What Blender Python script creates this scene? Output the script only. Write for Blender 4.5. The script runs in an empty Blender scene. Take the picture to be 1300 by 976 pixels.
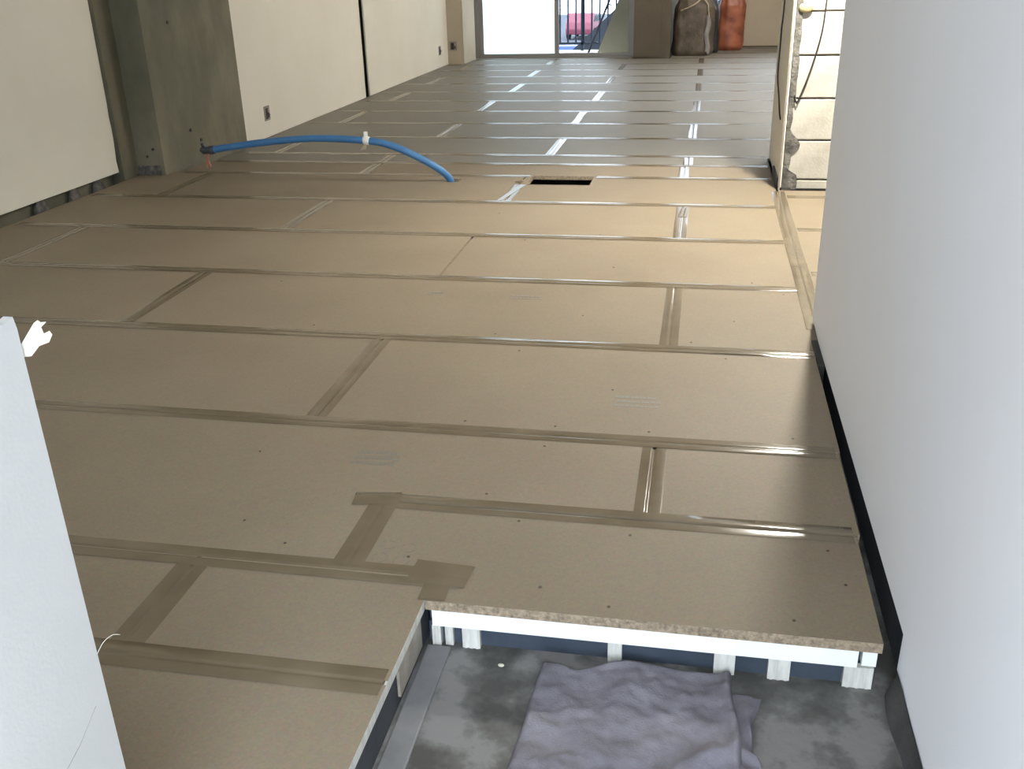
import bpy, math, random
from mathutils import Vector, Matrix, noise

random.seed(7)
S = bpy.context.scene
COL = S.collection

# ------------------------------------------------------------------ camera, world, exposure
YAW, PITCH, ROLL, CAM_H = -0.19779, 0.41138, -0.02745, 1.0547
FPX = 1225.1
fwd = Vector((math.sin(YAW)*math.cos(PITCH), math.cos(YAW)*math.cos(PITCH), -math.sin(PITCH)))
rgt = Vector((math.cos(YAW), -math.sin(YAW), 0))
upv = rgt.cross(fwd)
r2 = math.cos(ROLL)*rgt + math.sin(ROLL)*upv
u2 = -math.sin(ROLL)*rgt + math.cos(ROLL)*upv
cam = bpy.data.cameras.new('camera')
cam.sensor_fit = 'HORIZONTAL'; cam.sensor_width = 36.0; cam.lens = FPX/1300*36.0
cam.clip_start = 0.02; cam.clip_end = 300
camo = bpy.data.objects.new('camera', cam); COL.objects.link(camo)
M = Matrix((r2, u2, -fwd)).transposed().to_4x4(); M.translation = (0, 0, CAM_H)
camo.matrix_world = M
S.camera = camo

SKY = 14.5
L1, L2, L3 = 3150, 290, 280   # strengths of the work lamp bulb and the two added fill tubes
w = bpy.data.worlds.new('sky'); S.world = w; w.use_nodes = True
bg = w.node_tree.nodes['Background']
bg.inputs[0].default_value = (0.77, 0.87, 1.0, 1); bg.inputs[1].default_value = SKY

def portal(x0, x1, z0, z1, y, face):
    l = bpy.data.lights.new('daylight_portal', 'AREA'); l.shape = 'RECTANGLE'
    l.size = x1-x0; l.size_y = z1-z0; l.cycles.is_portal = True
    o = bpy.data.objects.new('daylight_portal', l); COL.objects.link(o)
    o.location = ((x0+x1)/2, y, (z0+z1)/2)
    o.rotation_euler = (math.radians(-90 if face < 0 else 90), 0, 0)
portal(-2.74, -0.83, 0.0, 2.07, 12.30, -1)
portal(-0.42, 0.38, 0.0, 2.07, 13.62, -1)
portal(0.45, 4.30, 0.66, 2.12, 13.62, -1)
portal(-0.585, 0.37, -0.1, 2.35, -0.42, 1)
portal(-2.9, -0.70, 0.7, 2.2, -0.42, 1)

S.view_settings.view_transform = 'Standard'
S.view_settings.look = 'None'
S.view_settings.exposure = 0.0
S.view_settings.gamma = 1.0
S.view_settings.use_curve_mapping = False
S.cycles.max_bounces = 10
S.cycles.diffuse_bounces = 6
S.cycles.sample_clamp_indirect = 6

# ------------------------------------------------------------------ helpers
class MB:
    def __init__(s): s.v = []; s.f = []; s.m = []
    def box(s, x0, x1, y0, y1, z0, z1, mi=0):
        b = len(s.v)
        s.v += [(x0,y0,z0),(x1,y0,z0),(x1,y1,z0),(x0,y1,z0),(x0,y0,z1),(x1,y0,z1),(x1,y1,z1),(x0,y1,z1)]
        for q in ((0,3,2,1),(4,5,6,7),(0,1,5,4),(1,2,6,5),(2,3,7,6),(3,0,4,7)):
            s.f.append(tuple(b+i for i in q)); s.m.append(mi)
        return s
    def prism(s, pts, axis, a, b, mi=0):
        """extrude a 2-D outline along axis ('x': (y,z), 'y': (x,z), 'z': (x,y)) from a to b"""
        k = len(s.v); n = len(pts)
        def P(p, t): return {'x': (t, p[0], p[1]), 'y': (p[0], t, p[1]), 'z': (p[0], p[1], t)}[axis]
        s.v += [P(p, a) for p in pts] + [P(p, b) for p in pts]
        s.f.append(tuple(k+i for i in range(n))[::-1]); s.m.append(mi)
        s.f.append(tuple(k+n+i for i in range(n))); s.m.append(mi)
        for i in range(n):
            j = (i+1) % n
            s.f.append((k+i, k+j, k+n+j, k+n+i)); s.m.append(mi)
        return s
    def tube(s, pts, r, seg=10, mi=0, cap=True):
        pts = [Vector(p) for p in pts]; k = len(s.v); n = len(pts)
        rr = r if isinstance(r, (list, tuple)) else [r]*n
        prev = None
        for i, p in enumerate(pts):
            t = (pts[min(i+1, n-1)]-pts[max(i-1, 0)]).normalized()
            if prev is None:
                a = Vector((0,0,1)) if abs(t.z) < .9 else Vector((1,0,0))
                nx = t.cross(a).normalized()
            else:
                nx = (prev - t*prev.dot(t)).normalized()
            prev = nx; ny = t.cross(nx)
            for q in range(seg):
                an = 2*math.pi*q/seg
                s.v.append(tuple(p + (nx*math.cos(an)+ny*math.sin(an))*rr[i]))
        for i in range(n-1):
            for q in range(seg):
                a = k+i*seg+q; b = k+i*seg+(q+1) % seg
                s.f.append((a, b, b+seg, a+seg)); s.m.append(mi)
        if cap:
            s.f.append(tuple(k+q for q in range(seg))[::-1]); s.m.append(mi)
            s.f.append(tuple(k+(n-1)*seg+q for q in range(seg))); s.m.append(mi)
        return s
    def grid(s, nu, nv, fn, mi=0, wrap=False):
        k = len(s.v)
        for j in range(nv+1):
            for i in range(nu+(0 if wrap else 1)):
                s.v.append(tuple(fn(i/nu, j/nv)))
        row = nu+(0 if wrap else 1)
        for j in range(nv):
            for i in range(nu):
                a = k+j*row+i; b = k+j*row+(i+1) % row
                s.f.append((a, b, b+row, a+row)); s.m.append(mi)
        return s
    def build(s, name, mats, parent=None, smooth=False, bevel=0):
        me = bpy.data.meshes.new(name)
        me.from_pydata(s.v, [], s.f)
        if not isinstance(mats, (list, tuple)): mats = [mats]
        for m_ in mats: me.materials.append(m_)
        for p, mi in zip(me.polygons, s.m):
            p.material_index = mi; p.use_smooth = smooth
        me.update()
        o = bpy.data.objects.new(name, me); COL.objects.link(o)
        if parent is not None: o.parent = parent
        if bevel:
            b = o.modifiers.new('bevel', 'BEVEL'); b.width = bevel; b.segments = 2; b.limit_method = 'ANGLE'
        return o

def smooth_path(pts, n=8):
    pts = [Vector(p) for p in pts]; out = []
    P = [pts[0]]+pts+[pts[-1]]
    for i in range(1, len(P)-2):
        for k in range(n):
            t = k/n; a, b, c, d = P[i-1], P[i], P[i+1], P[i+2]
            out.append(.5*((2*b)+(c-a)*t+(2*a-5*b+4*c-d)*t*t+(3*b-a-3*c+d)*t**3))
    out.append(pts[-1]); return out
def tag(o, label, cat=None, group=None, kind=None):
    o['label'] = label
    if cat: o['category'] = cat
    if group: o['group'] = group
    if kind: o['kind'] = kind
    return o
def struct(o, label=None):
    o['kind'] = 'structure'
    if label: o['label'] = label
    return o
def empty(name, loc=(0,0,0)):
    o = bpy.data.objects.new(name, None); COL.objects.link(o); o.location = loc; o.empty_display_size = .1
    return o
def box(name, x0, x1, y0, y1, z0, z1, mat, parent=None, bevel=0):
    return MB().box(x0,x1,y0,y1,z0,z1).build(name, mat, parent, bevel=bevel)

def srgb(r, g, b):
    f = lambda c: (c/255/12.92) if c/255 <= .04045 else ((c/255+.055)/1.055)**2.4
    return (f(r), f(g), f(b), 1)

# ------------------------------------------------------------------ materials
def base(name, col, rough=.6, spec=.5, metal=0):
    m = bpy.data.materials.new(name); m.use_nodes = True
    nt = m.node_tree; b = nt.nodes['Principled BSDF']
    b.inputs['Base Color'].default_value = col; b.inputs['Roughness'].default_value = rough
    b.inputs['Specular IOR Level'].default_value = spec; b.inputs['Metallic'].default_value = metal
    return m, nt, b
def N(nt, t, **k):
    n = nt.nodes.new(t)
    for a, v in k.items():
        if a in n.inputs: n.inputs[a].default_value = v
        else: setattr(n, a, v)
    return n
def noisy(name, cols, scale=6, rough=.7, spec=.4, bump=.2, bscale=80, detail=6, pos=None, stretch=(1,1,1), rjit=0, bdist=.004, rand=0):
    """colour ramp over object-space noise, with fine relief"""
    m, nt, b = base(name, cols[0], rough, spec)
    tc = N(nt, 'ShaderNodeTexCoord'); mp = N(nt, 'ShaderNodeMapping'); mp.inputs['Scale'].default_value = stretch
    nt.links.new(tc.outputs['Object'], mp.inputs[0])
    n1 = N(nt, 'ShaderNodeTexNoise', Scale=scale, Detail=detail, Roughness=.6)
    nt.links.new(mp.outputs[0], n1.inputs['Vector'])
    rp = N(nt, 'ShaderNodeValToRGB'); e = rp.color_ramp.elements
    n = len(cols); pos = pos or [.3+.4*i/(n-1) for i in range(n)]
    e[0].position = pos[0]; e[0].color = cols[0]; e[1].position = pos[-1]; e[1].color = cols[-1]
    for i in range(1, n-1):
        q = e.new(pos[i]); q.color = cols[i]
    nt.links.new(n1.outputs['Fac'], rp.inputs[0])
    out = rp.outputs[0]
    if rand:
        oi = N(nt, 'ShaderNodeObjectInfo'); mr = N(nt, 'ShaderNodeMapRange'); mr.inputs[3].default_value = 1-rand; mr.inputs[4].default_value = 1+rand
        nt.links.new(oi.outputs['Random'], mr.inputs[0])
        hs = N(nt, 'ShaderNodeHueSaturation'); nt.links.new(mr.outputs[0], hs.inputs['Value']); nt.links.new(out, hs.inputs['Color']); out = hs.outputs[0]
    nt.links.new(out, b.inputs['Base Color'])
    if rjit:
        mr = N(nt, 'ShaderNodeMapRange'); mr.inputs[3].default_value = rough-rjit; mr.inputs[4].default_value = rough+rjit
        mr.inputs[1].default_value = .3; mr.inputs[2].default_value = .7
        nt.links.new(n1.outputs['Fac'], mr.inputs[0]); nt.links.new(mr.outputs[0], b.inputs['Roughness'])
    if bump:
        n2 = N(nt, 'ShaderNodeTexNoise', Scale=bscale, Detail=4)
        nt.links.new(mp.outputs[0], n2.inputs['Vector'])
        bp = N(nt, 'ShaderNodeBump', Strength=bump, Distance=bdist)
        nt.links.new(n2.outputs['Fac'], bp.inputs['Height']); nt.links.new(bp.outputs[0], b.inputs['Normal'])
    return m

def chipboard(name='particle_board', cd=None, cl=None, rough=.62, spec=.20):
    m, nt, b = base(name, (0.4,0.34,0.26,1), rough, spec)
    tc = N(nt, 'ShaderNodeTexCoord')
    big = N(nt, 'ShaderNodeTexNoise', Scale=2.3, Detail=4)
    chip = N(nt, 'ShaderNodeTexNoise', Scale=190, Detail=5, Roughness=.7)
    fl = N(nt, 'ShaderNodeTexVoronoi', Scale=150)
    for n in (big, chip, fl): nt.links.new(tc.outputs['Object'], n.inputs['Vector'])
    rp = N(nt, 'ShaderNodeValToRGB'); e = rp.color_ramp.elements
    e[0].position = .28; e[0].color = cd or CB_D; e[1].position = .72; e[1].color = cl or CB_L
    mx = N(nt, 'ShaderNodeMath', operation='MULTIPLY_ADD'); mx.inputs[1].default_value = .45
    nt.links.new(big.outputs['Fac'], mx.inputs[0])
    m2 = N(nt, 'ShaderNodeMath', operation='MULTIPLY'); m2.inputs[1].default_value = .55
    nt.links.new(chip.outputs['Fac'], m2.inputs[0]); nt.links.new(m2.outputs[0], mx.inputs[2])
    nt.links.new(mx.outputs[0], rp.inputs[0])
    mm = N(nt, 'ShaderNodeMixRGB', blend_type='MULTIPLY'); mm.inputs[0].default_value = .10
    nt.links.new(rp.outputs[0], mm.inputs[1]); nt.links.new(fl.outputs['Color'], mm.inputs[2])
    oi = N(nt, 'ShaderNodeObjectInfo'); mr = N(nt, 'ShaderNodeMapRange'); mr.inputs[3].default_value = .965; mr.inputs[4].default_value = 1.035
    nt.links.new(oi.outputs['Random'], mr.inputs[0])
    hs = N(nt, 'ShaderNodeHueSaturation'); nt.links.new(mr.outputs[0], hs.inputs['Value']); nt.links.new(mm.outputs[0], hs.inputs['Color'])
    nt.links.new(hs.outputs[0], b.inputs['Base Color'])
    bp = N(nt, 'ShaderNodeBump', Strength=.12, Distance=.001); nt.links.new(chip.outputs['Fac'], bp.inputs['Height']); nt.links.new(bp.outputs[0], b.inputs['Normal'])
    return m
CB_D = (0.198, 0.156, 0.107, 1); CB_L = (0.264, 0.215, 0.153, 1)
m_board = chipboard()
m_board2 = chipboard('grey_particle_board', (0.160, 0.146, 0.120, 1), (0.220, 0.200, 0.166, 1), .52, .30)
m_edge = noisy('board_edge', [srgb(100,88,74), srgb(134,120,100), srgb(158,142,120)], scale=120, rough=.9, bump=.8, bscale=160)
def tape_mat():
    m, nt, b = base('packing_tape', (0.16,0.125,0.08,1), .16, .6)
    tc = N(nt, 'ShaderNodeTexCoord'); n1 = N(nt, 'ShaderNodeTexNoise', Scale=9, Detail=4)
    nt.links.new(tc.outputs['Object'], n1.inputs['Vector'])
    rp = N(nt, 'ShaderNodeValToRGB'); e = rp.color_ramp.elements
    e[0].position = .3; e[0].color = (0.125,0.096,0.060,1); e[1].position = .7; e[1].color = (0.165,0.130,0.085,1)
    nt.links.new(n1.outputs['Fac'], rp.inputs[0]); nt.links.new(rp.outputs[0], b.inputs['Base Color'])
    n2 = N(nt, 'ShaderNodeTexNoise', Scale=14, Detail=3); nt.links.new(tc.outputs['Object'], n2.inputs['Vector'])
    bp = N(nt, 'ShaderNodeBump', Strength=.25, Distance=.002); nt.links.new(n2.outputs['Fac'], bp.inputs['Height']); nt.links.new(bp.outputs[0], b.inputs['Normal'])
    return m
m_tape = tape_mat()
m_conc = noisy('dark_concrete', [srgb(82,80,66), srgb(106,102,84), srgb(132,124,106)], scale=2.2, rough=.8, bump=.35, bscale=45, stretch=(1,1,.45))
m_slab = noisy('damp_concrete', [srgb(70,69,66), srgb(92,91,88), srgb(116,114,112)], scale=9, rough=.62, bump=.3, bscale=60, pos=[.40,.5,.58], rjit=.15)
m_white = noisy('plaster_board_cream', [srgb(218,212,196), srgb(226,220,206)], scale=1.5, rough=.85, spec=.25, bump=.06, bscale=120)
m_wallp = noisy('plaster_board_white', [srgb(236,237,241), srgb(241,242,246)], scale=1.2, rough=.8, spec=.25, bump=.12, bscale=240, bdist=.001)
m_panel = noisy('plaster_board_bright', [srgb(168,167,163), srgb(177,175,171)], scale=3, rough=.8, spec=.25, bump=.2, bscale=210, bdist=.001)
m_ceil = noisy('ceiling_paint', [srgb(196,190,176), srgb(206,200,186)], scale=1.5, rough=.9, bump=.05)
m_dark = noisy('dark_recess_felt', [srgb(40,42,46), srgb(56,58,62)], scale=8, rough=.9, bump=.2)
m_riser = noisy('blue_black_riser', [srgb(44,52,62), srgb(58,66,76)], scale=14, rough=.5, bump=.08)
m_trim = noisy('white_edge_trim', [srgb(214,217,212), srgb(228,230,226)], scale=5, rough=.45, bump=.03)
m_post = noisy('pale_post', [srgb(170,168,160), srgb(200,198,190)], scale=30, rough=.7, bump=.2, stretch=(3,3,.5))
m_block = noisy('painted_block', [srgb(148,143,131), srgb(174,170,159), srgb(184,180,170)], scale=4, rough=.9, bump=.5, bscale=90, rand=.03)
m_mortar = noisy('grey_mortar', [srgb(62,59,55), srgb(92,89,83), srgb(122,118,111)], scale=22, rough=.95, bump=.9, bscale=60, bdist=.01)
m_joint = noisy('block_joint', [srgb(96,90,80), srgb(120,114,102)], scale=30, rough=.95, bump=.4)
m_brown = noisy('brown_wall_paint', [srgb(80,72,59), srgb(93,85,72)], scale=3, rough=.8, bump=.05)
m_beige = noisy('beige_wall_paint', [srgb(170,158,138), srgb(182,170,150)], scale=2, rough=.85, bump=.05)
m_alu, _, _ = base('window_aluminium', srgb(140,136,130), .45, .5, .6)
m_gask, _, _ = base('black_gasket', srgb(30,28,26), .6)
m_blue = noisy('blue_conduit', [srgb(56,104,150), srgb(72,122,168)], scale=10, rough=.45, bump=.05)
m_fit = noisy('dark_fitting', [srgb(40,46,52), srgb(62,68,74)], scale=20, rough=.5, bump=.1)
m_copper = noisy('copper_tail', [srgb(160,92,72), srgb(190,124,100)], scale=30, rough=.5, bump=.1)
m_wtape = noisy('white_tie', [srgb(222,220,210), srgb(236,234,226)], scale=20, rough=.6, bump=.1)
m_sack = noisy('grey_brown_sack', [srgb(56,48,40), srgb(84,74,62), srgb(104,94,82)], scale=5, rough=.55, bump=.5, bscale=18, bdist=.02)
m_cord = noisy('beige_drawstring', [srgb(150,136,112), srgb(180,166,140)], scale=20, rough=.8, bump=.1)
m_towel = noisy('grey_cloth', [srgb(94,92,97), srgb(113,110,117), srgb(130,128,134)], scale=7, rough=.95, spec=.15, bump=.6, bscale=260, bdist=.002)
m_wire, _, _ = base('black_cable', srgb(36,32,28), .5)
m_steel = noisy('steel_box', [srgb(120,112,100), srgb(150,142,130)], scale=30, rough=.5, bump=.1)
m_paper = noisy('torn_paper', [srgb(172,167,150), srgb(186,182,166)], scale=20, rough=.9, bump=.2)
m_stamp, _, _ = base('grey_print', (0.17,0.155,0.13,1), .45)
m_screw, _, _ = base('dark_screw', srgb(60,50,40), .6)
m_rail, _, _ = base('blue_grey_railing', srgb(34,52,74), .5)
m_balc = noisy('balcony_concrete', [srgb(206,204,198), srgb(220,218,212)], scale=5, rough=.8, bump=.1)
m_wing = noisy('beige_render', [srgb(224,214,182), srgb(232,222,192)], scale=9, rough=.9, bump=.2)
m_asph = noisy('asphalt', [srgb(70,76,86), srgb(86,92,102)], scale=1, rough=.9, bump=.1)
m_slate = noisy('slate_roof', [srgb(26,32,40), srgb(34,40,48)], scale=3, rough=.7, bump=.1)
m_house = noisy('house_render', [srgb(150,156,164), srgb(164,170,178)], scale=2, rough=.9, bump=.05)
m_red, _, _ = base('red_car_paint', srgb(132,62,80), .4)
m_carb, _, _ = base('blue_car_paint', srgb(36,66,128), .3)
m_glassd, _, _ = base('dark_glass', srgb(26,32,38), .1)
m_tyre, _, _ = base('tyre_rubber', srgb(26,26,26), .8)
m_door = noisy('entrance_door_paint', [srgb(120,110,98), srgb(132,122,110)], scale=4, rough=.5, bump=.03)

def orange_mat():
    m, nt, b = base('orange_plastic', srgb(190,92,56), .45, .4)
    tc = N(nt, 'ShaderNodeTexCoord'); n = N(nt, 'ShaderNodeTexNoise', Scale=7, Detail=4); nt.links.new(tc.outputs['Object'], n.inputs['Vector'])
    rp = N(nt, 'ShaderNodeValToRGB'); e = rp.color_ramp.elements
    e[0].position = .35; e[0].color = srgb(112,60,42); e[1].position = .65; e[1].color = srgb(162,96,68)
    nt.links.new(n.outputs['Fac'], rp.inputs[0]); nt.links.new(rp.outputs[0], b.inputs['Base Color'])
    b.inputs['Transmission Weight'].default_value = 0
    return m
m_orange = orange_mat()
def clear_glass(name, tint):
    m = bpy.data.materials.new(name); m.use_nodes = True; nt = m.node_tree; nt.nodes.clear()
    o = N(nt, 'ShaderNodeOutputMaterial'); mx = N(nt, 'ShaderNodeMixShader'); t = N(nt, 'ShaderNodeBsdfTransparent'); g = N(nt, 'ShaderNodeBsdfGlossy', Roughness=.02)
    t.inputs[0].default_value = tint
    lw = N(nt, 'ShaderNodeFresnel', IOR=1.45)
    nt.links.new(lw.outputs[0], mx.inputs[0]); nt.links.new(t.outputs[0], mx.inputs[1]); nt.links.new(g.outputs[0], mx.inputs[2]); nt.links.new(mx.outputs[0], o.inputs[0])
    return m
def frosted_glass():
    m = bpy.data.materials.new('frosted_glass'); m.use_nodes = True; nt = m.node_tree; nt.nodes.clear()
    o = N(nt, 'ShaderNodeOutputMaterial'); mx = N(nt, 'ShaderNodeMixShader'); t = N(nt, 'ShaderNodeBsdfTranslucent'); g = N(nt, 'ShaderNodeBsdfGlossy', Roughness=.3)
    t.inputs[0].default_value = (.57,.60,.60,1); mx.inputs[0].default_value = .05
    nt.links.new(t.outputs[0], mx.inputs[1]); nt.links.new(g.outputs[0], mx.inputs[2]); nt.links.new(mx.outputs[0], o.inputs[0])
    return m
m_clear = clear_glass('clear_glass', (.57,.58,.58,1)); m_clear2 = clear_glass('fill_window_glass', (.55,.56,.56,1)); m_frost = frosted_glass()

# ------------------------------------------------------------------ floor: concrete slab, raised particle boards, tape
SLAB = -0.10
floor = MB().box(-3.4, 4.7, -1.15, 12.2, SLAB-.1, SLAB).box(-.5, 4.7, 12.2, 13.6, SLAB-.1, SLAB).build('floor', m_slab)
struct(floor, 'raised floor of particle boards taped over a grey concrete slab')

def board(x0, x1, y0, y1, holes=(), z=0.0, th=.02, parent=None, mat=None):
    xs = sorted({x0, x1} | {c for h in holes for c in h[:2] if x0 < c < x1})
    ys = sorted({y0, y1} | {c for h in holes for c in h[2:] if y0 < c < y1})
    def solid(i, j):
        if not (0 <= i < len(xs)-1 and 0 <= j < len(ys)-1): return False
        cx = (xs[i]+xs[i+1])/2; cy = (ys[j]+ys[j+1])/2
        return not any(h[0] < cx < h[1] and h[2] < cy < h[3] for h in holes)
    idx = {}; V = []; F = []; MI = []
    def vid(i, j, k):
        if (i, j, k) not in idx:
            idx[(i, j, k)] = len(V); V.append((xs[i], ys[j], z if k else z-th))
        return idx[(i, j, k)]
    for i in range(len(xs)-1):
        for j in range(len(ys)-1):
            if not solid(i, j): continue
            F.append((vid(i,j,1), vid(i+1,j,1), vid(i+1,j+1,1), vid(i,j+1,1))); MI.append(0)
            F.append((vid(i,j,0), vid(i,j+1,0), vid(i+1,j+1,0), vid(i+1,j,0))); MI.append(1)
            for (di, dj, a, b) in ((0,-1,(i,j),(i+1,j)), (1,0,(i+1,j),(i+1,j+1)), (0,1,(i+1,j+1),(i,j+1)), (-1,0,(i,j+1),(i,j))):
                if not solid(i+di, j+dj):
                    F.append((vid(*a,0), vid(*b,0), vid(*b,1), vid(*a,1))); MI.append(1)
    mb = MB(); mb.v = V; mb.f = F; mb.m = MI
    return mb.build('floor_board', [mat or m_board, m_edge], floor if parent is None else parent)

TW = .056; G = .010
def tape(p, q, width=TW, lift=.0006, sag=.0018, gap=G):
    """strip of tape from p to q (x,y), sagging into the joint below it"""
    p = Vector(p); q = Vector(q); d = q-p; L = d.length; d.normalize(); nrm = Vector((-d.y, d.x))
    prof = [(-width/2, -.0002), (-width/2+.001, 0), (-gap*.8, 0.0001), (-gap*.52, 0), (-gap*.28, -sag*.7), (0, -sag), (gap*.28, -sag*.7), (gap*.52, 0), (gap*.8, .0001), (width/2-.001, 0), (width/2, -.0002)]
    n = max(3, int(L/.12))
    def fn(u, v):
        i = round(u*(len(prof)-1)); c, h = prof[i]
        t = v*L
        wob = noise.noise(Vector((p.x*3+t*4, p.y*5, i*.7)))
        edge = .0015*wob if i in (0, 1, len(prof)-1, len(prof)-2) else 0
        hh = h*(1+.5*noise.noise(Vector((t*7+p.x, p.y*9, 3.1)))) if h < -.0003 else h
        P = p + d*t + nrm*(c+edge)
        return (P.x, P.y, lift+hh+.00015*wob)
    return MB().grid(len(prof)-1, n, fn).build('tape', m_tape, floor, smooth=True)

P0, PY = 2.0766, 0.612
XL, XR = -3.14, .343
g2 = G/2
Y = lambda k: P0+k*PY
DUCT = (-.885, -.555, 4.935, 5.155)
HOLE = (-1.318, -1.256, 4.965, 5.046)
rows = [  # k0, k1, left, right, seams, holes
    (0, 1, XL, .351, [-2.76, -.938], []),
    (1, 2, XL, .371, [-1.84, -.066], []),
    (2, 3, XL, .371, [-2.75, -.93], []),
    (3, 4, XL, .371, [-1.80, -.07], []),
    (4, 5, XL, .371, [-2.74, -.922], [DUCT, HOLE, (-3.3, -2.985, 5.03, 5.3)]),
    (5, 5.55, -2.945, .371, [-1.85, -.086], [DUCT]),
    (5.55, 6, -2.912, .371, [-1.85, -.07], []),
    (6, 7, -2.926, 4.56, [-2.62, -.889, .93, 2.75], [(-3.2, -2.893, 5.5, 5.97)]),
    (7, 8, -2.926, 4.56, [-1.732, -.061, 1.76, 3.58], []),
    (8, 9, -2.926, 4.56, [-2.64, -.896, .92, 2.74], []),
    (9, 10, -2.926, 4.56, [-1.733, -.053, 1.76, 3.58], []),
    (10, 11, -2.926, 4.56, [-2.64, -.881, .92, 2.74], []),
    (11, 12, -2.926, 4.56, [-1.70, -.05, 1.77, 3.58], []),
    (12, 13, -2.926, 4.56, [-2.64, -.889, .92, 2.74], []),
    (13, 14, -2.926, 4.56, [-1.749, -.05, 1.77, 3.58], []),
    (14, 15, -2.926, 4.56, [-2.64, -.885, .92, 2.74], []),
    (15, 16, -2.926, 4.56, [-1.75, -.05, 1.77, 3.58], [(-3.2, -2.74, 11.385, 13)]),
]
BOARDS = {}
for (k0, k1, xl, xr, seams, holes) in rows:
    ys, ye = Y(k0)+g2, Y(k1)-g2
    ed = [xl]+seams+[xr]
    for i in range(len(ed)-1):
        a = ed[i]+(g2 if i else 0); b = ed[i+1]-(g2 if i < len(ed)-2 else 0)
        hs = [h for h in holes if h[0] < b and h[1] > a]
        BOARDS[(k0, i)] = board(a, b, ys, ye, hs, z=random.uniform(-.0006, .0002), mat=m_board2 if k0 > 5 else None)
# last strips towards the windows
board(-2.73, -.86, Y(16)+g2, 12.09, mat=m_board2); board(-.405, 4.56, Y(16)+g2, Y(17)-g2, z=-.0004, mat=m_board2); board(-.405, 4.56, Y(17)+g2, Y(18)-g2, mat=m_board2); board(-.405, 4.56, Y(18)+g2, 13.28, mat=m_board2)
# the rows round the entry pit
ya, yb, yc, yd, ye_ = Y(0), 1.722, 1.465, 1.388, 1.166
board(XL, -1.9-g2, yc+g2, ya-g2)
big = board(-1.9+g2, -.072-g2, yc+g2, ya-g2, holes=[(-.630-g2, 0, 1.3, yb+g2)])
board(-.072+g2, .348, yb+g2, ya-g2, z=-.0005)
front = board(-.630+g2, .341, yd, yb-g2, holes=[(-1, -.450, 1.3, yc+g2)])
board(XL, -2.75-g2, ye_+g2, yc-g2); board(-2.75+g2, -.930-g2, ye_+g2, yc-g2, z=-.0004); board(-.930+g2, -.452, ye_+g2, yc-g2)
for r, (a, b, s) in enumerate([(.554, ye_, -1.6), (-.058, .554, -2.2), (-.235, -.058, -1.6)]):
    board(XL, s-g2, a+g2, b-g2); board(s+g2, -.452, a+g2, b-g2)
# side room boards
for i, (a, b) in enumerate([(1.64, 2.25), (2.25, 2.87), (2.87, 3.49), (3.49, 4.12), (4.12, 4.74), (4.74, 4.885)]):
    x0 = .383 if b > 3.1 else .492
    board(x0, 1.9-g2, a+g2, b-g2, holes=[(.3, .492, 2.5, 3.03)] if i == 2 else [])
    board(1.9+g2, 3.15, a+g2, b-g2)
    if i < 5 and b > 3: tape((x0+.03, b), (3.12, b), lift=.0006)

# tape along the joints
for (k0, k1, xl, xr, seams, holes) in rows:
    y0, y1 = Y(k0), Y(k1)
    for s in seams:
        if k0 == 4 and s > -1: tape((s, y0+.02), (s, 4.93)); continue
        if k0 == 2 and s > -1: continue
        tape((s, y0+.015), (s, y1-.015), lift=.0004)
    if k0 == 5:
        tape((xl+.02, y0), (-.90, y0), lift=.0009); tape((-.54, y0), (xr-.01, y0), lift=.0009)
    elif k0 == 6:
        tape((-2.82, y0), (xr-.02, y0), lift=.0009)
    else:
        tape((xl+.03, y0), (xr-.012, y0), lift=.0009)
tape((-2.70, Y(16)), (1.55, Y(16)), lift=.0009) if False else tape((-2.70, Y(16)), (-.88, Y(16)), lift=.0009)
for k in (16, 17, 18): tape((-.39, Y(k)), (4.5, Y(k)), lift=.0009)
tape((.377, 2.90), (.377, 4.85), width=.062, gap=.006, lift=.0012)
tape((-.072, yb+.03), (-.072, ya-.03), lift=.0004, sag=.0045)
tape((-.635, yb), (.335, yb), lift=.0009, width=.06, sag=.004)
tape((-.630, yc+.01), (-.630, yb+.02), lift=.0015, width=.062, sag=.001)
tape((-.70, yb-.004), (-.60, yb+.010), lift=.0022, width=.05, sag=0)
tape((XL+.02, yc), (-.40, yc-.006), lift=.0009, width=.062)
tape((-.44, yc-.075), (-.44, yc+.01), lift=.0018, width=.05, sag=0)
tape((-.50, yc+.012), (-.385, yc+.004), lift=.0022, width=.07, sag=0)
tape((-.930, ye_+.01), (-.930, yc-.01), lift=.0004, width=.065)
tape((XL+.02, ye_), (-.458, ye_), lift=.0009, width=.062)
tape((-2.75, ye_+.01), (-2.75, yc-.01), lift=.0004); tape((-1.9, yc+.02), (-1.9, ya-.02), lift=.0004)
tape((-.952, 4.56), (-.90, 4.92), lift=.0014, width=.035, sag=0); tape((-.068, 4.30), (-.060, 4.47), lift=.0014, width=.04, sag=.001)

random.seed(9)
for i in range(3):
    x = -.93+random.uniform(-.02, .05); y = 5.0+random.uniform(-.03, .03)
    o = MB().prism([(x+.012*math.cos(a)*random.uniform(.6, 1.3), y+.012*math.sin(a)*random.uniform(.6, 1.3)) for a in (0, 1.1, 2.2, 3.3, 4.6, 5.5)], 'z', .0016, .0016+random.uniform(.004, .010)).build('wood_chip', m_edge)
    tag(o, 'dark wood chip lying beside the rectangular cut in the floor', 'wood chip', 'wood chips beside the floor opening')
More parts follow.
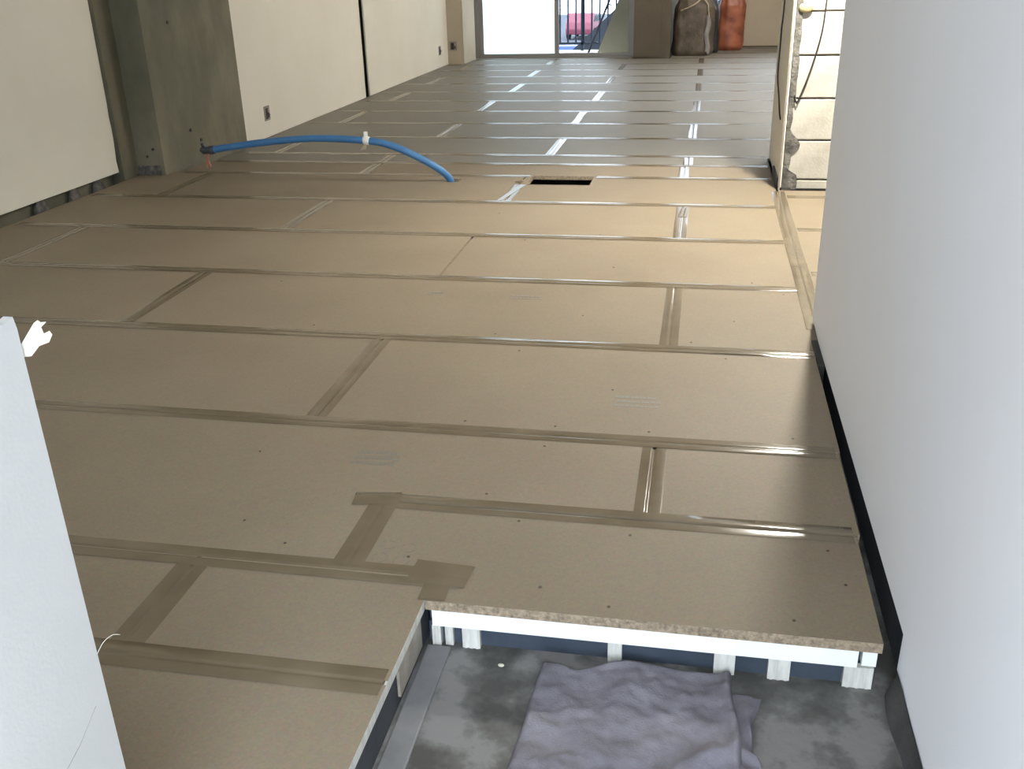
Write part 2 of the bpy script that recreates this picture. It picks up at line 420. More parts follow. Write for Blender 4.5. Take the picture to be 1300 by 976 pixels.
# small screws and printed stamps on the nearer boards
def screw(x, y, par):
    pts = [(x+.0032*math.cos(a*math.pi/4), y+.0032*math.sin(a*math.pi/4)) for a in range(8)]
    MB().prism(pts, 'z', -.004, .0007).build('screw', m_screw, par)
for k0, i, pts in [(0, 1, [(-.32,2.13),(-.09,2.13),(-.55,2.13),(-.5,2.62),(.1,2.63),(-.2,2.37),(.25,2.14)]),
                   (1, 2, [(.13,2.95),(0.0,2.75),(.3,3.24)]), (1, 1, [(-.6,2.75),(-.35,2.95),(-1.2,2.76),(-1.5,3.2)]),
                   (2, 2, [(-.3,3.5),(-.7,3.85),(.2,3.36)]), (3, 1, [(-.9,4.3),(-.4,3.96)])]:
    for p in pts: screw(p[0], p[1], BOARDS[(k0, i+(1 if (k0, i) == (0, 1) else 0))] if (k0, i) == (0, 1) else BOARDS[(k0, i)])
for p in [(-.33,2.02),(-.09,2.03),(-.42,1.78),(-.9,1.6),(-.78,1.53),(-1.0,1.9)]: screw(p[0], p[1], big)
for p in [(-.33,1.68),(-.1,1.66),(.28,1.66),(-.12,1.42),(.2,1.43),(.3,1.55),(-.25,1.46),(-.52,1.52)]: screw(p[0], p[1], front)

def stamp(x, y, wd, rows_, par, rings=False):
    mb = MB(); random.seed(int(x*1000))
    for r in range(rows_):
        yy = y-r*.026; cx = x+random.uniform(0, .012)
        while cx < x+wd:
            l = random.uniform(.005, .013)
            mb.box(cx, cx+l, yy, yy+random.uniform(.010, .016), .0001, .00045); cx += l+random.uniform(.002, .005)
    mb.build('stamp', m_stamp, par)
stamp(-.765, 1.925, .10, 3, big); stamp(-.19, 2.32, .11, 3, BOARDS[(0, 2)])
stamp(-.62, 3.12, .10, 2, BOARDS[(1, 1)]); stamp(-.93, 3.13, .07, 2, BOARDS[(1, 1)])
mb = MB()
for (cx, cy) in [(-.572,1.555),(-.528,1.550),(-.575,1.510),(-.53,1.505)]:
    for a in range(14):
        if a % 5 == 4: continue
        t0 = a/14*2*math.pi; t1 = (a+.75)/14*2*math.pi; ro, ri = .016, .0145
        mb.prism([(cx+ro*math.cos(t0), cy+ro*math.sin(t0)), (cx+ro*math.cos(t1), cy+ro*math.sin(t1)), (cx+ri*math.cos(t1), cy+ri*math.sin(t1)), (cx+ri*math.cos(t0), cy+ri*math.sin(t0))], 'z', .0001, .00045)
mb.build('stamp', m_stamp, front)

# edge of the raised floor along the pit
et = box('edge_trim', -.440, .305, 1.390, 1.412, -.056, -.0205, m_trim, floor, bevel=.001)
box('edge_trim', .312, .336, 1.394, 1.42, -.054, -.021, m_trim, floor, bevel=.001)
for (x0, x1, yy) in [(-.442, -.425, 1.392), (-.418, -.403, 1.396), (-.385, -.352, 1.392), (-.118, -.093, 1.392), (.068, .104, 1.392), (.160, .197, 1.392), (.285, .333, 1.392)]:
    mb = MB().box(x0, x1, yy, yy+.012, SLAB, -.0565)
    for q in range(3):
        gx = x0+(x1-x0)*(q+.5)/3; mb.box(gx-.0025, gx+.0025, yy-.0012, yy, SLAB, -.056)
    mb.build('support_post', m_post, floor)
box('riser_panel', -.45, .338, 1.4045, 1.41, SLAB, -.0565, m_riser, floor)
box('riser_panel', -.45, .338, 1.4125, 1.422, -.0565, -.021, m_riser, floor)
box('riser_panel', -.470, -.458, -.24, 1.43, SLAB, -.021, m_dark, floor)
box('steel_plate', -.457, -.452, 1.225, 1.36, SLAB+.02, -.0215, m_steel, floor)
box('edge_trim', -.456, -.4515, -.24, 1.45, -.02, -.0005, m_post, floor)
# threshold kerb along the pit side and right wall
box('pit_kerb', -.45, -.405, .3, 1.385, SLAB, SLAB+.006, noisy('kerb_concrete', [srgb(100,100,100), srgb(122,121,120)], scale=10, rough=.7, bump=.3), floor, bevel=.003)
random.seed(3)
mb = MB()
mb.grid(10, 8, lambda u, v: (-.305+.006*math.sin(math.pi*v)*math.cos(2*math.pi*u), 1.352+.004*math.sin(math.pi*v)*math.sin(2*math.pi*u), SLAB+.002-.0025*math.cos(math.pi*v)), wrap=True)
tag(mb.build('paper_scrap', m_paper, None, smooth=True), 'tiny white scrap lying on the bare concrete beside the grey cloth', 'scrap')

# ------------------------------------------------------------------ left wall: concrete core, stepped column, plaster boards
H = 2.45
wl = box('wall_left', -3.42, -3.225, -1.15, 12.2, SLAB, H, m_conc)
struct(wl, 'left wall of dark concrete faced with cream plaster boards')
random.seed(11)
def ragged(y0, y1, z0, z1, jy0=0, jy1=0, n=40):
    pts = [(y0+random.uniform(-1, 1)*jy0*(random.random() < .5), z0+(z1-z0)*i/n) for i in range(n+1)]
    pts2 = [(y1-abs(random.gauss(0, 1))*jy1*(random.random() < .4), z0+(z1-z0)*i/n) for i in range(n+1)]
    return pts2 + pts[::-1]
MB().prism(ragged(-.24, 4.885, .046, H, 0, .006), 'x', -3.185, -3.170).build('wall_board', m_white, wl)
MB().prism(ragged(5.965, 8.425, .001, H, .003, .003), 'x', -2.943, -2.930).build('wall_board', m_white, wl)
MB().prism(ragged(8.535, 11.398, .001, H, .003, 0), 'x', -2.943, -2.930).build('wall_board', m_white, wl)
MB().prism([(-3.225,4.9),(-3.155,4.9),(-3.155,5.05),(-3.0,5.07),(-2.9,5.94),(-3.225,5.96)], 'z', SLAB, H).build('concrete_column', m_conc, wl)
for (x, y, z) in [(-2.972,5.30,.80),(-2.955,5.45,.13),(-2.965,5.36,.20)]:
    MB().tube([(x-.012, y, z), (x+.0035, y, z)], .010, 10).build('tie_hole', m_gask, wl)
for (x, z) in [(-3.09,.10),(-3.05,.14),(-3.12,.07)]:
    MB().tube([(x, 5.07, z), (x, 5.0565, z)], .007, 10).build('tie_hole', m_gask, wl)
for (y, hgt) in [(3.2,.05),(3.75,.05),(4.22,.055),(4.5,.04),(4.72,.05)]:
    mb = MB()
    mb.grid(10, 6, lambda u, v: (-3.21+.022*math.sin(math.pi*v)*math.cos(2*math.pi*u), y+.06*math.sin(math.pi*v)*math.sin(2*math.pi*u)*(1+.3*noise.noise(Vector((u*5, v*5, y)))), SLAB+.01+(hgt+.1)*v), wrap=True)
    mb.build('mortar_lump', m_mortar, wl, smooth=True)
# rough mortar foot under the column
mb = MB()
mb.grid(40, 5, lambda u, v: (-3.155+.155*u+.01*noise.noise(Vector((u*20, v*6, 1)))-.02*v, 5.055-.03*(1-v)+.012*noise.noise(Vector((u*15, v*4, 7))), -.02+.07*v))
mb.build('mortar_lump', m_mortar, wl, smooth=True)

def outlet(label, loc, rotz):
    """wall box: steel frame with two dark brown openings; local +x faces the room"""
    r = empty('outlet_box', loc); r.rotation_euler = (0, 0, rotz)
    MB().box(0, .006, -.042, .042, -.048, .048).build('frame', m_steel, r, bevel=.002)
    MB().box(.0062, .0085, -.026, .010, -.036, .034).build('opening', m_gask, r)
    MB().box(.0062, .009, .014, .026, -.030, .000).build('opening', m_screw, r)
    MB().tube([(.008, -.03, .01), (.022, -.012, .004), (.018, .012, -.012)], .003, 6).build('wire_end', m_wire, r, smooth=True)
    return tag(r, label, 'outlet')
outlet('open steel outlet box low on the cream wall beside the concrete column', (-2.930, 6.35, .158), 0)
outlet('dark outlet box on the cream wall near the far window', (-2.930, 11.02, .18), 0)

# ------------------------------------------------------------------ far wall with windows, recess
wb = MB()
wb.box(-3.225, -2.760, 11.40, 12.22, SLAB, H)
wb.box(-2.760, -.845, 12.06, 12.22, 2.07, H)
wb.box(-2.760, -.845, 12.10, 12.22, SLAB, .0)
wback = struct(wb.build('wall_back', m_beige), 'far beige wall round the tall balcony window')
outlet('brown outlet box on the narrow beige return beside the far window', (-2.865, 11.399, .20), -math.pi/2)
wcol = struct(box('wall_pier', -.845, -.42, 12.02, 13.45, SLAB, H, m_brown), 'brown pier standing between the balcony window and the recess')
box('pier_board', -.845, -.53, 12.006, 12.0195, .004, H, m_brown, wcol)
wr = MB()
wr.box(.38, .45, 13.30, 13.50, SLAB, H); wr.box(.45, 4.30, 13.30, 13.50, SLAB, .66); wr.box(.45, 4.30, 13.30, 13.50, 2.12, H)
wr.box(4.30, 4.70, 13.30, 13.50, SLAB, H); wr.box(-.42, .38, 13.30, 13.50, 2.07, H); wr.box(-.42, .38, 13.30, 13.50, SLAB, .0)
wrec = struct(wr.build('wall_recess', m_beige), 'beige wall at the back of the recess behind the sacks')
struct(box('wall_far_right', 4.58, 4.70, 5.75, 13.30, SLAB, H, m_beige), 'beige side wall of the far part of the room')
struct(box('baseboard_recess', .385, 4.57, 13.288, 13.2995, -.001, .018, m_brown), 'thin dark strip along the foot of the recess wall')

def sash(parent, x0, x1, y, z0, z1, pane_mat, wst=.045):
    s = MB()
    s.box(x0, x0+wst, y, y+.03, z0, z1); s.box(x1-wst, x1, y, y+.03, z0, z1)
    s.box(x0+wst, x1-wst, y, y+.03, z0, z0+.035); s.box(x0+wst, x1-wst, y, y+.03, z1-.05, z1)
    o = s.build('sash', m_alu, parent, bevel=.002)
    g = MB().box(x0+wst-.004, x1-wst+.004, y+.012, y+.018, z0+.031, z1-.046).build('pane', pane_mat, o)
    return o, g
win = MB()
win.box(-2.760, -2.705, 12.07, 12.19, 0, 2.07); win.box(-.870, -.845, 12.07, 12.19, 0, 2.07)
win.box(-2.705, -.870, 12.07, 12.19, 0, .012); win.box(-2.705, -.870, 12.07, 12.19, 2.04, 2.07)
win1 = struct(win.build('window_1', m_alu), 'tall aluminium balcony window with one frosted and one clear sash')
sash(win1, -2.705, -1.745, 12.10, .012, 2.04, m_frost)
sash(win1, -1.790, -.870, 12.14, .012, 2.04, m_clear)
box('gasket', -2.775, -2.7605, 12.04, 12.062, 0, 2.07, m_gask, win1)
box('reveal_board', -2.759, -2.748, 11.42, 12.035, 0, H, m_beige, wback)
w2 = MB().box(-.42, -.40, 13.34, 13.44, 0, 2.07).box(.36, .38, 13.34, 13.44, 0, 2.07).box(-.40, .36, 13.34, 13.44, 0, .012).box(-.40, .36, 13.34, 13.44, 2.04, 2.07)
win2 = struct(w2.build('window_2', m_alu), 'full-height window behind the sacks in the recess')
sash(win2, -.40, .36, 13.38, .012, 2.04, m_clear, .02)
w3 = MB().box(.45, .48, 13.34, 13.44, .66, 2.12).box(4.27, 4.30, 13.34, 13.44, .66, 2.12).box(.48, 4.27, 13.34, 13.44, .66, .69).box(.48, 4.27, 13.34, 13.44, 2.09, 2.12)  # band stretched far right, out of view, to let in more daylight
win3 = struct(w3.build('window_3', m_alu), 'waist-high window band of the recess')
for i in range(4): sash(win3, .48+i*.9475, .48+(i+1)*.9475, 13.38, .69, 2.09, m_clear)

# ------------------------------------------------------------------ right: near wall, side room, block wall
XW = .370
wr_core = MB()
wr_core.box(.400, .470, -.245, 2.965, SLAB, H)
wright = struct(wr_core.build('wall_right', m_dark), 'white plaster board wall beside the entry pit')
MB().prism([(-.245, -.055), (1.395, -.055), (1.392, .020), (2.80, .003), (2.985, .013), (2.99, H), (-.245, H)], 'x', XW, XW+.0125).build('wall_board', m_wallp, wright)
MB().prism([(1.63, .0), (2.99, .0), (2.99, H), (1.63, H)], 'x', .4705, .483).build('wall_board', m_wallp, wright)
box('end_board', .3835, .4695, 2.966, 2.978, 0, H, m_wallp, wright)
box('foam_strip', .352, .369, 2.60, 2.80, SLAB, .004, m_gask, wright)
box('base_timber', .384, .3995, -.24, 2.96, SLAB, .06, m_dark, wright)
random.seed(5)
mb = MB(); mb.grid(24, 4, lambda u, v: (.368-.024*(1-v)*(.6+.5*noise.noise(Vector((u*9, v, 2)))), .3+1.08*u, SLAB+.05*v+.006*noise.noise(Vector((u*14, v*3, 5)))))
mb.build('mortar_fillet', noisy('dark_fillet', [srgb(48,48,48), srgb(74,73,71)], scale=14, rough=.8, bump=.4), wright, smooth=True)

BX0, BY = .400, 4.905
wm = box('wall_middle', BX0, 4.7, BY+.008, 5.74, SLAB, H, m_joint)
struct(wm, 'painted concrete block wall of the side room')
bz = [-.0, .050, .238, .433, .627, .819, 1.013, 1.207, 1.401, 1.595, 1.789, 1.983, 2.177, 2.371, H]
blk = {}
for j in range(len(bz)-1):
    for i in range(8):
        x0 = BX0+.0+i*.40; x1 = min(x0+.392, 3.19)
        if x1-x0 < .05: continue
        z0, z1 = bz[j]+.004, bz[j+1]-.004
        hgt = round(z1-z0, 3); key = (hgt, round(x1-x0, 3))
        if key not in blk:
            o = MB().box(0, x1-x0, 0, .012, 0, hgt).build('block', m_block, wm, bevel=.004); blk[key] = o
        else:
            o = blk[key].copy(); COL.objects.link(o); o.parent = wm
        o.location = (x0, BY-.004+random.uniform(-.0015, .0015), z0)
# plaster board cheek at the end of the block wall
box('wall_board', .381, .3935, 4.888, 5.735, .012, H, m_white, wm)
box('corner_bead', .379, .388, 4.880, 4.8875, .0, H, m_steel, wm)
box('rubber_foot', .372, .3805, 4.93, 5.25, -.001, .05, m_gask, wm)
# ragged mortar strip down the block edge
random.seed(21)
n = 90; left = [(.397, 2.2*i/n) for i in range(n+1)]
rightp = []
for i in range(n+1):
    z = 2.2*i/n
    wd = .030+.012*noise.noise(Vector((z*16, 0, 0)))+.008*noise.noise(Vector((z*50, 3, 0)))
    if z < .09: wd += .036
    elif .17 < z < .27: wd += .034*math.sin((z-.17)/.10*math.pi)
    elif .27 < z < .40: wd -= .008
    rightp.append((.397+max(.012, wd), z+.003*noise.noise(Vector((z*40, 9, 0)))))
MB().prism(left+rightp[::-1], 'y', BY-.011, BY).build('mortar_patch', m_mortar, wm)
mb = MB(); mb.grid(14, 8, lambda u, v: (.437+.033*math.sin(math.pi*v)*math.cos(2*math.pi*u), BY-.016+.016*math.sin(math.pi*v)*math.sin(2*math.pi*u), .835-.022*math.cos(math.pi*v)+.006*noise.noise(Vector((u*6, v*5, 0)))), wrap=True)
mb.build('mortar_patch', noisy('yellow_foam', [srgb(140,128,92), srgb(172,158,118)], scale=30, rough=.9, bump=.5), wm, smooth=True)

struct(box('wall_side_room', 3.15, 3.3, 1.55, 4.905, SLAB, H, m_white), 'cream end wall of the side room')
struct(box('wall_side_room_front', .4835, 3.15, 1.50, 1.62, SLAB, H, m_white), 'cream near wall of the side room')

# ceiling and front wall behind the camera
struct(MB().box(-3.42, 3.3, -1.15, 12.22, H, H+.15).box(-.845, 4.7, 12.22, 13.5, H, H+.15).box(3.3, 4.7, 5.7, 12.22, H, H+.15).build('ceiling', m_ceil), 'plain pale ceiling')
wf = MB().box(-3.225, -2.9, -.40, -.25, SLAB, H).box(-.70, -.585, -.40, -.25, SLAB, H).box(-2.9, -.70, -.40, -.25, SLAB, .7).box(-2.9, -.70, -.40, -.25, 2.2, H).box(.37, .5, -.40, -.25, SLAB, H).box(-.585, .37, -.40, -.25, 2.35, H)
struct(wf.build('wall_front', m_white), 'front wall with the entrance opening behind the viewer')
w4 = MB().box(-2.9, -2.86, -.38, -.28, .7, 2.2).box(-.74, -.70, -.38, -.28, .7, 2.2).box(-2.86, -.74, -.38, -.28, .7, .73).box(-2.86, -.74, -.38, -.28, 2.17, 2.2)  # invented window behind the viewer, added to brighten the right wall
fill_win = struct(w4.build('fill_window', m_alu), 'unseen waist-high window added beside the entrance for fill light')
for i in range(2): sash(fill_win, -2.86+i*1.06, -2.86+(i+1)*1.06, -.34, .73, 2.17, m_clear2)
dr = empty('door_1', (-.57, -.41, SLAB)); dr.rotation_euler = (0, 0, math.radians(-95)); struct(dr, 'brown entrance door standing open')
MB().box(0, .79, -.035, 0, .01, 2.1).build('leaf', m_door, dr, bevel=.003)
MB().tube([(.72, .0, 1.0), (.72, .05, 1.0), (.62, .05, 1.0)], .009, 8).build('handle', m_steel, dr, smooth=True)

# ------------------------------------------------------------------ work lamp, and unseen fill tubes added to brighten the far room
def fill_tube(label, x, y, z, ln, strength, col, rot=0, shade=False):
    r = empty('fill_tube', (x, y, z)); r.rotation_euler = (0, 0, rot); tag(r, label, 'lamp')
    m = bpy.data.materials.new('lit_tube'); m.use_nodes = True; nt = m.node_tree; nt.nodes.clear()
    o_ = N(nt, 'ShaderNodeOutputMaterial'); e_ = N(nt, 'ShaderNodeEmission', Strength=strength); e_.inputs[0].default_value = col; nt.links.new(e_.outputs[0], o_.inputs[0])
    MB().tube([(0, -ln/2, 0), (0, ln/2, 0)], .03, 12).build('tube', m, r, smooth=True)
    for sy in (-1, 1): MB().tube([(0, sy*ln/2, 0), (0, sy*(ln/2+.03), 0)], .034, 12).build('end_cap', m_gask, r)
    if shade:
        MB().prism([(-.14, -.068), (-.05, .05), (.05, .05), (.14, -.068), (.143, -.066), (.053, .06), (-.053, .06), (-.143, -.066)], 'y', -ln/2-.03, ln/2+.03).build('reflector', m_trim, r)
        for sy in (-1, 1): MB().prism([(-.14, -.068), (-.05, .05), (.05, .05), (.14, -.068)], 'y', sy*(ln/2+.035), sy*(ln/2+.04)).build('end_plate', m_trim, r)
    MB().box(-.045, .045, -ln/2-.03, ln/2+.03, .061, .085).build('housing', m_trim, r, bevel=.004)
    for sy in (-1, 1):
        MB().box(-.02, .02, sy*(ln/2+.015)-.01, sy*(ln/2+.015)+.01, .03, .05).build('bracket', m_trim, r)
        MB().tube([(0, sy*ln*.4, .085), (0, sy*ln*.4, H-z)], .003, 6).build('hanger', m_wire, r)
    return r
LX, LY, LZ = .55, 4.30, 1.68
lamp = empty('work_lamp', (LX, LY, LZ)); lamp.rotation_euler = (math.radians(-7), 0, 0); tag(lamp, 'work lamp with a bowl shade hanging in front of the block wall', 'lamp')
m_em = bpy.data.materials.new('lit_bulb'); m_em.use_nodes = True; nt = m_em.node_tree; nt.nodes.clear()
o_ = N(nt, 'ShaderNodeOutputMaterial'); e_ = N(nt, 'ShaderNodeEmission', Strength=L1); e_.inputs[0].default_value = (1, .955, .85, 1); nt.links.new(e_.outputs[0], o_.inputs[0])
BR = .055
MB().grid(20, 12, lambda u, v: (BR*math.sin(math.pi*v)*math.cos(2*math.pi*u), BR*math.sin(math.pi*v)*math.sin(2*math.pi*u), -BR*math.cos(math.pi*v)), wrap=True).build('bulb', m_em, lamp, smooth=True)
sh = [(.03, .11), (.07, .10), (.12, .06), (.155, .0), (.175, -.11), (.178, -.11), (.159, .0), (.124, .064), (.072, .105), (.03, .115)]
MB().grid(28, len(sh)-1, lambda u, v: (sh[round(v*(len(sh)-1))][0]*math.cos(2*math.pi*u), sh[round(v*(len(sh)-1))][0]*math.sin(2*math.pi*u), sh[round(v*(len(sh)-1))][1]), wrap=True).build('shade', m_trim, lamp, smooth=True)
MB().tube([(0,0,BR-.005),(0,0,.16)], .028, 12).build('socket', m_gask, lamp, smooth=True)
MB().tube(smooth_path([(0,0,.16),(0,.03,.34),(0,.07,.55),(0,(H-LZ)*math.tan(math.radians(7))*.95,(H-LZ)*.93*1.0)], 6), .004, 8).build('cord', m_wire, lamp, smooth=True)
fill_tube('added fill tube hanging unseen behind the block wall', 1.3, 7.6, 2.2, 1.2, L2, (1, .96, .90, 1))  # invented fill light for the far walls, kept out of view
fill_tube('added fill tube hanging unseen near the recess windows', 1.3, 10.6, 2.2, 1.2, L3, (1, .96, .90, 1))

# ------------------------------------------------------------------ cables on the block wall end
tag(MB().tube(smooth_path([(.372,5.30,H),(.372,5.30,1.5),(.370,5.33,.85),(.368,5.36,.72),(.372,5.42,.60),(.371,5.40,.48),(.372,5.22,.40),(.374,5.12,.34),(.378,5.08,.31)]), .004, 8).build('cable', m_wire, smooth=True), 'black cable running down the beige cheek of the block wall', 'cable')
tag(MB().tube(smooth_path([(.56,4.885,H),(.545,4.885,1.3),(.525,4.885,.87),(.515,4.885,.72),(.478,4.886,.55),(.438,4.888,.425),(.430,4.889,.418),(.420,4.89,.45)]), .0035, 8).build('cable', m_wire, smooth=True), 'black cable hanging in a loop in front of the painted blocks', 'cable')

# ------------------------------------------------------------------ blue pipe
hose = empty('blue_pipe', (-1.30, 5.0, SLAB)); tag(hose, 'blue conduit pipe arching out of a cut hole in the floor boards', 'pipe')
hp = [(-1.300,5.010,-.095),(-1.302,5.005,-.02),(-1.325,4.985,.035),(-1.41,4.94,.108),(-1.575,4.91,.192),(-1.719,4.90,.224),(-2.005,4.90,.234),(-2.274,4.90,.214),(-2.505,4.90,.184),(-2.600,4.90,.170)]
off = Vector((1.30, -5.0, -SLAB))
path = [Vector(p)+off for p in smooth_path(hp, 10)]
MB().tube(path, .0185, 16).build('tube', m_blue, hose, smooth=True)
e0 = Vector((-2.600,4.90,.170))+off
MB().tube([e0+Vector((.012,0,.001)), e0+Vector((-.012,0,-.002)), e0+Vector((-.028,0,-.004)), e0+Vector((-.05,0,-.004)), e0+Vector((-.066,0,.003))], [.022,.024,.019,.021,.014], 14).build('end_fitting', m_fit, hose, smooth=True)
MB().tube([e0+Vector((-.05,0,.01)), e0+Vector((-.055,-.006,.035))], .008, 8).build('tap_stub', m_fit, hose, smooth=True)
MB().tube(smooth_path([e0+Vector((-.022,-.004,-.015)), e0+Vector((-.03,-.01,-.05)), e0+Vector((-.018,-.012,-.088))], 5), .0065, 8).build('copper_tail', m_copper, hose, smooth=True)
MB().tube(smooth_path([e0+Vector((-.026,-.01,-.045)), e0+Vector((-.036,-.012,-.07)), e0+Vector((-.036,-.014,-.092))], 5), .004, 8).build('copper_tail', m_copper, hose, smooth=True)
c = Vector((-1.722,4.90,.2245))+off
MB().tube([c+Vector((-.016,0,0)), c+Vector((-.008,0,.0008)), c+Vector((.010,0,-.001)), c+Vector((.016,0,-.002))], [.020,.0225,.0225,.020], 16).build('tape_tie', m_wtape, hose, smooth=True)
MB().box(c.x-.012, c.x+.008, c.y-.004, c.y+.004, c.z+.021, c.z+.046).build('tape_tie', m_wtape, hose, bevel=.002)
MB().prism([(c.x-.035, c.z-.048), (c.x-.004, c.z-.042), (c.x+.002, c.z-.02), (c.x-.014, c.z-.022)], 'y', c.y-.012, c.y-.006).build('tape_tie', m_cord, hose)

# ------------------------------------------------------------------ sacks
def sack(name, label, cx, cy, rx, ry, h, mat, seed, neck=.25, pleat=.05):
    r = empty(name, (cx, cy, 0))
    def fn(u, v):
        a = 2*math.pi*u; ca, sa = math.cos(a), math.sin(a)
        p = .62; sx = math.copysign(abs(ca)**p, ca); sy = math.copysign(abs(sa)**p, sa)
        if v < .08: k = .86+.14*math.sin(v/.08*math.pi/2)
        elif v < .66: k = 1.0-.08*(v-.08)
        else:
            t = (v-.66)/.34; k = (1-.08*.58)*(1-t)**.8*(1-neck)+neck
        k *= 1+pleat*math.sin(a*9+seed+4*v)*min(1, max(0, (v-.25)*2))+.07*noise.noise(Vector((sx*1.6+seed, sy*1.6, v*3.2)))+.03*noise.noise(Vector((sx*5+seed, sy*5, v*9)))
        z = h*v if v > .02 else 0
        return (sx*rx*k+.03*v*math.sin(seed), sy*ry*k, z)
    mb = MB(); mb.grid(72, 44, fn, wrap=True)
    k = len(mb.v); row = 72
    mb.f.append(tuple(range(row))[::-1]); mb.m.append(0); mb.f.append(tuple(k-row+i for i in range(row))); mb.m.append(0)
    mb.build('bag_body', mat, r, smooth=True)
    tag(r, label, 'bag')
    return r
sk = sack('waste_sack', 'grey-brown woven waste sack slumped against the brown pier', -.175, 12.33, .245, .19, .78, m_sack, 2.0, pleat=.03)
for pts in [[(.12,-.165,.62),(.165,-.18,.56),(.172,-.185,.50),(.185,-.18,.43),(.178,-.185,.40)], [(-.14,-.17,.50),(-.06,-.19,.53),(.02,-.185,.57),(.08,-.16,.62)]]:
    MB().tube(smooth_path(pts, 6), .008, 8).build('drawstring', m_cord, sk, smooth=True)
MB().grid(8, 10, lambda u, v: (.15+.05*u+.012*math.sin(v*9), -.19+.02*u-.012*math.sin(u*3.1), .03+.40*v+.02*math.sin(u*5))).build('loose_fold', noisy('sack_lining', [srgb(110,106,106), srgb(140,136,136)], scale=8, rough=.5, bump=.3, bscale=20), sk, smooth=True)
sk2 = sack('waste_sack', 'black plastic sack squeezed behind the grey-brown woven sack', .05, 12.62, .095, .10, .70, noisy('black_plastic', [srgb(26,24,24), srgb(44,42,42)], scale=6, rough=.35, bump=.4, bscale=20, bdist=.02), 5.0)
ob = sack('plastic_bag', 'orange plastic bag standing against the beige recess wall', .265, 12.98, .17, .17, .78, m_orange, 8.3, neck=.2, pleat=.05)

# ------------------------------------------------------------------ left foreground plaster panel
PX, PYE, PZ = -.600, .722, .775
pan = empty('plaster_panel', (PX, 0, 0)); tag(pan, 'cut white plaster board panel standing up beside the entry pit', 'panel')
MB().prism([(-.21, 0), (PYE+.002, 0), (PYE, PZ-.012), (PYE-.002, PZ), (PYE-.012, PZ-.002), (-.21, PZ+.002)], 'x', -.0095, 0).build('board', m_panel, pan)
MB().box(-.055, -.010, .62, .685, 0, .70).box(-.055, -.010, -.21, -.16, 0, .70).box(-.055, -.010, -.16, .62, 0, .045).box(-.055, -.010, -.16, .62, .655, .70).build('stud_frame', m_steel, pan)
tp = [(.0,.0),(.030,.028),(.037,.031),(.041,.027),(.050,.026),(.040,.020),(.042,.010),(.052,.012),(.055,.006),(.047,-.004),(.030,-.006),(.014,-.018),(-.004,-.016)]
q = MB(); k = len(tp)
P3 = [(-.003+a*.34, PYE+.002+a*.40, PZ-.030+b*.66) for a, b in tp]
q.v = P3+[(x-.0007, y+.0007, z) for x, y, z in P3]; q.f = [tuple(range(k)), tuple(range(k, 2*k))[::-1]]+[(i, (i+1) % k, k+(i+1) % k, k+i) for i in range(k)]; q.m = [0]*len(q.f)
q.build('torn_paper', m_paper, pan)
MB().tube(smooth_path([(-.001, PYE+.001, .395), (.006, PYE+.006, .408), (.014, PYE+.012, .414), (.022, PYE+.014, .414)], 5), .0003, 6).build('loose_fibre', m_paper, pan)
MB().tube([(.0003, PYE-.02, .345), (.0003, PYE-.055, .325), (.0003, PYE-.10, .31)], .0003, 5).build('scratch', m_steel, pan)

# ------------------------------------------------------------------ cloth in the pit
cl = empty('grey_cloth', (-.07, 1.1, SLAB)); tag(cl, 'folded grey cloth spread on the concrete of the entry pit', 'cloth')
def lerp(a, b, t): return a+(b-a)*t
def cloth_fn(u, v):
    xl = lerp(-.250, -.232, min(1, max(0, (v-.55)/.45))) + .006*noise.noise(Vector((v*5, 1, 0)))
    xr = lerp(.122, .100, v**2) + .006*noise.noise(Vector((v*6, 7, 0)))
    yt = lerp(1.368, 1.392, u) - .016*math.exp(-((u-.22)/.1)**2) - .006*math.sin(u*9)
    x = lerp(xl, xr, u); y = lerp(.72, yt, v)
    e = min(u, 1-u, (1-v)*1.6)/.035
    prof = math.sqrt(max(0, 1-(1-min(1, e))**2))
    hgt = .016+.010*noise.noise(Vector((x*7, y*6, 0)))+.007*noise.noise(Vector((x*17, y*21, 4)))+.0035*noise.noise(Vector((x*38, y*44, 9)))+.0016*noise.noise(Vector((x*80, y*80, 2)))
    hgt += .010*max(0, 1-abs((y-1.17)-.55*(x-.05))/.03)*max(0, min(1, (x+.02)/.08))
    hgt += .008*math.exp(-((u-.97)/.03)**2)
    hgt += .006*max(0, 1-abs((y-1.345)-.25*(x+.2))/.018)*max(0, 1-abs(x+.12)/.12)
    return (x+.07, y-1.1, .0008+max(.004, hgt)*prof)
MB().grid(110, 140, cloth_fn).build('sheet', m_towel, cl, smooth=True)
def flap_fn(u, v):
    y = lerp(.74, 1.338, v); wd = .038+.014*math.sin(v*13)+.010*noise.noise(Vector((v*11, 2, 0)))
    x = .085+(.02+wd)*u
    e = min((1-u)*1.0, (1-v)*5)/.12; prof = math.sqrt(max(0, 1-(1-min(1, e))**2))
    hgt = .011+.009*math.sin(v*46+u*5+2*math.sin(v*17))*u+.004*noise.noise(Vector((x*40, y*30, 1)))
    return (x+.07, y-1.1, .0008+max(.003, hgt)*prof)
MB().grid(20, 110, flap_fn).build('folded_flap', m_towel, cl, smooth=True)

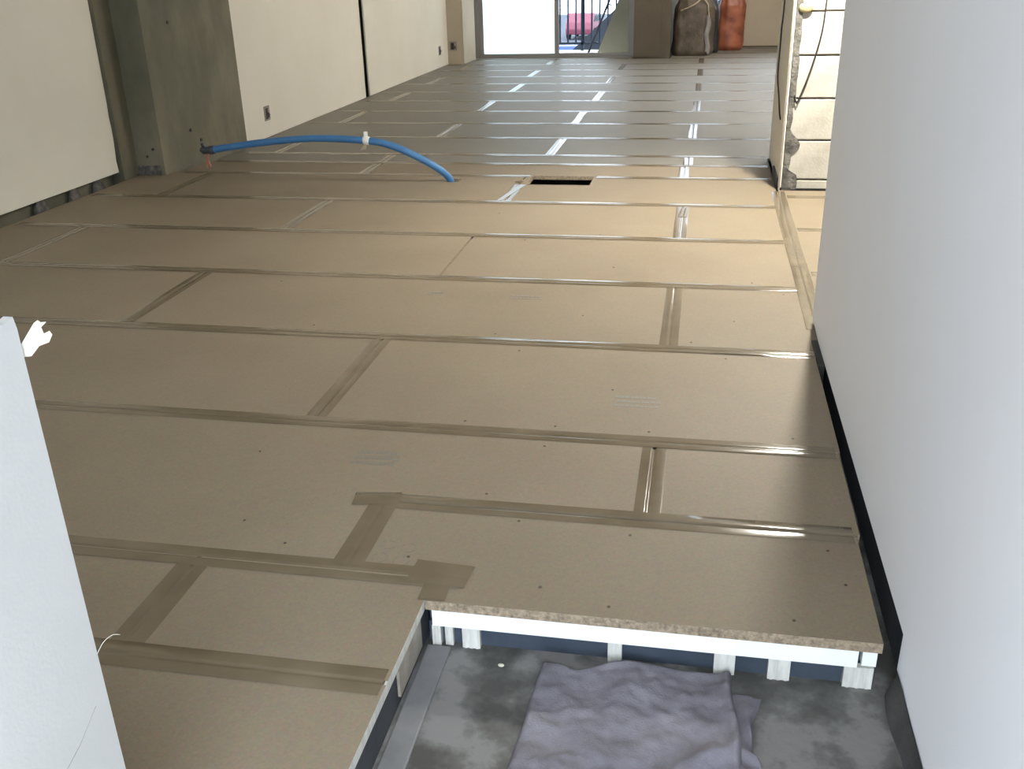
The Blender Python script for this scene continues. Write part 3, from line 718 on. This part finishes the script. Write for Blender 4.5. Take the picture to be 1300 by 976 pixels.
# ------------------------------------------------------------------ outside the balcony window
bal = struct(box('floor_balcony', -3.4, 1.75, 12.225, 13.25, -.20, -.03, m_balc), 'pale balcony slab outside the window') if False else None
bal = MB().box(-3.4, -.86, 12.225, 13.55, -.20, -.03).build('balcony_slab', m_balc); struct(bal, 'pale balcony slab outside the window')
wing = MB().prism([(-1.34, -.028), (-.86, -.028), (-.86, 2.4), (-.55, 2.4), (-.86, 1.1)][:2]+[(-.86, 1.12)], 'y', 12.52, 12.66).build('wall_wing', m_wing)
struct(wing, 'beige sloping wing wall on the balcony')
rail = empty('balcony_railing', (-2.1, 13.45, -.03)); tag(rail, 'blue-grey metal balcony railing outside the clear window sash', 'railing')
def rb(name, x0, x1, z0, z1): return MB().box(x0+2.1, x1+2.1, -.012, .012, z0+.03, z1+.03).build(name, m_rail, rail)
rb('bottom_rail', -3.3, -.95, .045, .075); rb('top_rail', -3.3, -.5, 1.10, 1.14)
x = -3.28
while x < -.6:
    rb('bar', x-.010, x+.010, .075 if x < -.98 else .3, 1.10); x += .105
for x in (-3.3, -2.1, -1.62): rb('post', x-.018, x+.018, -.03, 1.10)
hr = empty('stair_handrail', (-1.4, 12.5, -.03)); tag(hr, 'sloping blue-grey handrail along the beige wing wall', 'handrail')
MB().tube([(-.03, 0, .05), (.44, 0, 1.17)], .013, 10).build('rail', m_rail, hr, smooth=True)
for t in (.12, .5, .88): MB().tube([(-.03+.47*t, 0, .05+1.12*t), (-.03+.47*t+.05, .03, .05+1.12*t-.03)], .007, 8).build('bracket', m_rail, hr, smooth=True)
MB().tube([(-.03, 0, 0), (-.03, 0, .06)], .010, 8).build('foot', m_rail, hr, smooth=True)
struct(box('street_ground', -40, 40, 13.7, 90, -3.3, -3.2, m_asph), 'grey street far below the balcony')
hs = empty('neighbour_house', (-3.4, 24, -3.2)); tag(hs, 'house with a dark slate roof across the street', 'house')
MB().box(-.2, 6, 0, 5, 0, 1.6).build('wall', m_house, hs)
MB().prism([(-.65, 1.5), (6.4, 1.5), (6.4, 6.0), (4.42, 6.0)], 'y', -.4, 5.4).build('roof', m_slate, hs)
for x in (.4, 2.0, 3.6): f = MB().box(x, x+.9, -.03, 0, .4, 1.3).build('window', m_alu, hs); MB().box(x+.05, x+.85, -.04, -.031, .45, 1.25).build('pane', m_glassd, f)
def car(label, loc, mat, rot):
    r = empty('parked_car', loc); r.rotation_euler = (0, 0, rot); tag(r, label, 'car')
    MB().prism([(-2, .3), (2, .3), (2.05, .75), (1.2, .9), (.7, 1.4), (-1.2, 1.45), (-1.9, .95), (-2.05, .6)], 'y', -.8, .8).build('body', mat, r, bevel=.06)
    MB().prism([(.62, 1.34), (1.08, .93), (-1.6, .98), (-1.15, 1.38)], 'y', -.805, .805).build('window', m_glassd, r)
    for x in (-1.25, 1.25):
        for y in (-.75, .75):
            MB().tube([(x, y-.1, .32), (x, y+.1, .32)], .32, 16).build('wheel', m_tyre, r)
car('red car parked beyond the balcony railing', (-7.3, 62, -3.2), m_red, 1.5)
car('blue car parked beyond the balcony railing', (-5.45, 38, -3.2), m_carb, 1.6)
